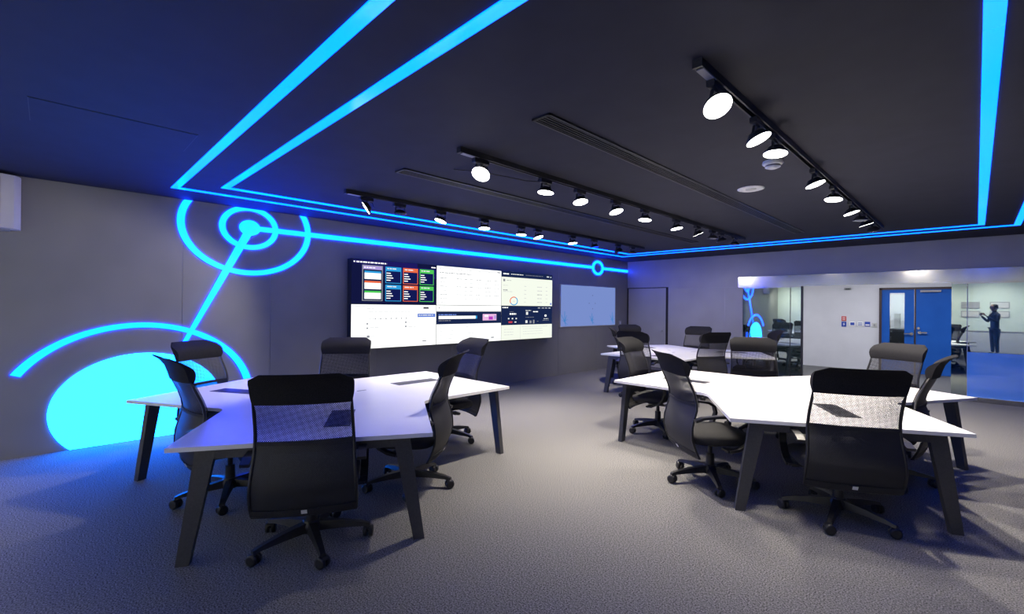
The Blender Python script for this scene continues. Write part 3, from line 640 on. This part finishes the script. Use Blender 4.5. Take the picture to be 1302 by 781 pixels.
    for k in range(5):
        X = Matrix.Rotation(R(72 * k), 4, 'Z')
        sec = [(.04, .034, .085, .142), (.18, .028, .084, .125), (.31, .022, .076, .100), (.355, .020, .066, .086)]
        for (xa, wa, za, zb), (xb, wb_, zc, zd) in zip(sec, sec[1:]):
            b.hexa([(xa, -wa, za), (xa, wa, za), (xa, wa * .7, zb), (xa, -wa * .7, zb)], [(xb, -wb_, zc), (xb, wb_, zc), (xb, wb_ * .7, zd), (xb, -wb_ * .7, zd)], X=X)
    sb = b.obj('star_base', 'black', t)
    cm = None
    for k in range(5):
        if cm is None:
            b = MB()
            for s in (-1, 1): b.lathe([(.02, s * .008), (.033, s * .008), (.035, s * .012), (.034, s * .028), (.024, s * .031)], 14, X=Matrix.Translation((.0, 0, .0355)) @ Matrix.Rotation(PI / 2, 4, 'X'))
            b.cyl((0, 0, .03), (0, 0, .075), .009, n=8); b.box((.004, 0, .055), (.05, .05, .022), bev=.008)
            c = b.obj('caster', 'black', sb); cm = c
        else: c = cm.copy(); col.objects.link(c)
        a = R(72 * k); c.parent = sb; c.location = (.345 * math.cos(a), .345 * math.sin(a), 0); c.rotation_euler = (0, 0, a + [.6, 1.4, -.5, 2.2, -1.1][k])
    return t
A = 'left table'; B_ = 'right table'; C_ = 'far corner table'
chairs = [
 # x, y, facing, star, raise, label
 (-2.974, 1.193, 150, -12, 0, 'black mesh office chair in the left foreground, seen squarely from behind', A),
 (-3.354, 2.156, 219, 37, 0, 'black mesh office chair turned sideways in the right-hand notch of the left table', A),
 (-4.240, 3.180, 262, 20, 0, 'black mesh office chair at the end of the left table below the video wall', A),
 (-4.870, 2.250, 325, 30, 0, 'black mesh office chair behind the left table, against the dark wall', A),
 (-5.295, 1.285, 35, 10, 0, 'black mesh office chair between the left table and the slanting light bar', A),
 (-4.13, 1.02, 94, 50, 0, 'black mesh office chair at the left side of the left table, bluish with light', A),
 (-.70, 4.06, 118, -16, 0, 'black mesh office chair in the right foreground, seen from behind', B_),
 (-1.633, 4.09, 49, 16, 0, 'black mesh office chair with looped armrests showing, left of the right foreground chair', B_),
 (-2.745, 5.285, 5, 25, 0, 'black mesh office chair at the left tip of the right table', B_),
 (-1.9, 6.2, 297, 40, 0, 'black mesh office chair behind the right table, with a wide grey-lit headrest', B_),
 (-0.780, 6.400, 243, 40, 0, 'black mesh office chair at the right table, before the blue door', B_),
 (-0.585, 5.275, 178, 10, 0, 'black mesh office chair edge-on in the right-hand notch of the right table', B_),
 (-4.0, 7.12, 95, 10, 0, 'black mesh office chair at the near end of the far corner table', C_),
 (-4.790, 8.160, 30, 10, 0, 'black mesh office chair edge-on at the left of the far corner table', C_),
 (-5.3, 9.25, 330, 10, 0, 'black mesh office chair at the far corner table, nearest the room corner', C_),
 (-4.150, 9.400, 272, 10, 0, 'black mesh office chair behind the far corner table, against the grey back wall', C_),
 (-2.870, 9.110, 212, 10, 0, 'black mesh office chair at the far corner table, before the left glass screen', C_),
 (-3.300, 7.850, 150, 10, 0, 'black mesh office chair in the right-hand notch of the far corner table', C_),
]
proto = make_chair()
for i, (x, y, fc, star, up, lab, tb) in enumerate(chairs):
    o = proto if i == len(chairs) - 1 else copy_tree(proto)
    o.location = (x, y, 0); o.rotation_euler = (0, 0, R(fc)); o['label'] = lab; o['group'] = 'office chairs round the ' + tb
    for ch in o.children:
        if ch.name.startswith('star_base'): ch.rotation_euler = (0, 0, R(star - fc))
        elif ch.name.startswith('gas_column'): ch.scale = (1, 1, 1 + up / .335)
        elif up: ch.location.z += up

# ================================================================== REAR OF THE ROOM (seen only as a reflection in the glass)
for i in range(4):
    t = thing('storage_cabinet', f'low white storage cabinet against the rear wall, {ORD[i]} from the right', 'cabinet', (2.4 - i * 1.9, RY + .235, 0), 0, 'low cabinets along the rear wall')
    t['label'] = ['rightmost', 'second from right', 'second from left', 'leftmost'][i] + ' low white storage cabinet reflected in the glass screens'
    MB().box((0, 0, .39), (1.86, .42, .76)).obj('body', 'white_paint', t); MB().box((0, 0, .785), (1.88, .46, .03)).obj('top', 'grey', t)
    for s in (-1, 1):
        d = MB().box((s * .46, .218, .40), (.9, .016, .7)).obj('cabinet_door', 'white_paint', t); MB().box((s * .08, .23, .55), (.012, .016, .12)).obj('handle', 'grey', d)
for i in range(6):
    t = thing('framed_notice', ['lower left', 'upper left', 'lower middle', 'upper middle', 'lower right', 'upper right'][i] + ' dark notice board reflected in the right glass screen', 'notice', (-.9 + (i // 2) * .75, RY + .012, 1.4 + .33 * (i % 2)), 0, 'notices on the rear wall')
    MB().box((0, 0, 0), (.5, .02, .24)).obj('board', 'grey', t); MB().box((0, .012, 0), (.44, .006, .18)).obj('sheet', 'lightgrey' if i % 3 else 'slate' if 'slate' in M else 'grey', t)

# ------------------------------------------------------------------ the photographer, seen only as a reflection in the right glass screen
M['cloth'] = noisy(mat('dark_shirt', (.03, .032, .04), .8), 40, (.022, .024, .03), (.035, .037, .045)); M['trousers'] = noisy(mat('dark_trousers', (.02, .02, .025), .8), 40, (.016, .016, .02), (.026, .026, .03))
M['skin'] = noisy(mat('skin', (.45, .27, .19), .55), 12, (.42, .25, .17), (.48, .29, .2)); M['hair'] = mat('black_hair', (.012, .01, .009), .6)
ph = thing('person', 'person in dark clothes raising a phone with both hands, reflected in the right glass screen', 'person', (.46, -1.1, 0), R(62))
def skinned(name, pts, edges, m, parent, sub=2):
    me = bpy.data.meshes.new(name); me.from_pydata([p[:3] for p in pts], edges, []); o = bpy.data.objects.new(name, me); col.objects.link(o); o.parent = parent
    sk = o.modifiers.new('skin', 'SKIN'); sk.use_smooth_shade = True
    import bmesh
    bmm = bmesh.new(); bmm.from_mesh(me); ly = bmm.verts.layers.skin.verify(); bmm.verts.ensure_lookup_table()
    for v, p in zip(bmm.verts, pts): v[ly].radius = (p[3], p[4] if len(p) > 4 else p[3]); v[ly].use_root = v.index == 0
    bmm.to_mesh(me); bmm.free(); me.materials.append(M[m])
    su = o.modifiers.new('smooth', 'SUBSURF'); su.levels = sub; su.render_levels = sub; return o
# local frame: +y is the way the person looks
body = skinned('body', [(0, 0, .84, .165, .125), (0, 0, 1.08, .145, .10), (0, .01, 1.26, .165, .11), (0, 0, 1.40, .12, .085), (0, .01, 1.475, .055), (0, .015, 1.56, .052),
    (.17, 0, 1.385, .065), (.24, .06, 1.14, .045), (.13, .30, 1.34, .034), (-.17, 0, 1.385, .065), (-.24, .06, 1.14, .045), (-.13, .30, 1.34, .034)],
    [(0, 1), (1, 2), (2, 3), (3, 4), (4, 5), (3, 6), (6, 7), (7, 8), (3, 9), (9, 10), (10, 11)], 'cloth', ph)
skinned('trousers', [(0, 0, 1.0, .13, .10), (.10, 0, .84, .10), (.11, .01, .48, .065), (.115, -.01, .09, .05), (-.10, 0, .84, .10), (-.11, .01, .48, .065), (-.115, -.01, .09, .05)], [(0, 1), (1, 2), (2, 3), (0, 4), (4, 5), (5, 6)], 'trousers', ph)
for sx in (-1, 1):
    MB().lathe([(.03, 0), (.046, .01), (.044, .05), (.03, .085), (.012, .1)], 14, X=Matrix.Translation((sx * .115, .045, 0)) @ Matrix.Diagonal((1, 2.6, .9, 1))).obj('shoe', 'hair', ph)
head = MB().lathe([(.02, -.118), (.05, -.108), (.064, -.07), (.072, -.02), (.076, .03), (.070, .07), (.048, .105), (.015, .118)], 18, X=Matrix.Translation((0, .03, 1.625)) @ Matrix.Diagonal((1, 1.25, 1, 1)))
head.hexa([(-.014, .11, 1.59), (.014, .11, 1.59), (.014, .145, 1.592), (-.014, .145, 1.592)], [(-.006, .11, 1.64), (.006, .11, 1.64), (.006, .122, 1.64), (-.006, .122, 1.64)])
head = head.obj('head', 'skin', ph)
for sx in (-1, 1):
    MB().lathe([(.006, -.03), (.014, -.01), (.016, .012), (.006, .03)], 10, X=Matrix.Translation((sx * .077, .02, 1.62))).obj('ear', 'skin', head)
    MB().lathe([(.004, -.010), (.010, 0), (.004, .010)], 10, X=Matrix.Translation((sx * .03, .112, 1.642))).obj('eye', 'hair', head)
MB().box((0, .118, 1.558), (.045, .01, .010), bev=.003).obj('mouth', 'red', head)
MB().lathe([(.079, -.03), (.083, .03), (.077, .075), (.053, .112), (.015, .126)], 18, X=Matrix.Translation((0, .012, 1.63)) @ Matrix.Diagonal((1, 1.18, 1, 1))).obj('hair', 'hair', head)
for sx in (-1, 1):
    w0 = Vector((sx * .13, .30, 1.34)); pts = [(*w0, .026, .02), (sx * .105, .335, 1.385, .03, .016), (sx * .092, .35, 1.41, .03, .014)]; ed = [(0, 1), (1, 2)]
    for k, ln in enumerate((.052, .06, .056, .046)):
        z = 1.385 + k * .017; i = len(pts)
        pts += [(sx * .08, .366, z, .009), (sx * (.08 - ln * .6), .378, z + .004, .0085), (sx * (.08 - ln), .375, z + .006, .0075)]; ed += [(1 if k < 2 else 2, i), (i, i + 1), (i + 1, i + 2)]
    i = len(pts); pts += [(sx * .095, .335, 1.425, .010), (sx * .075, .333, 1.445, .009)]; ed += [(2, i), (i, i + 1)]
    skinned('hand', pts, ed, 'skin', ph)
t = thing('phone', 'black phone held up by the person reflected in the glass', 'phone', Matrix.Translation((.46, -1.1, 0)) @ Matrix.Rotation(R(62), 4, 'Z') @ Vector((0, .358, 1.415)), R(62))
MB().box((0, 0, 0), (.155, .009, .075), bev=.003).obj('case', 'black', t); MB().box((0, -.0055, 0), (.14, .002, .066)).obj('screen', 'lens_off', t)
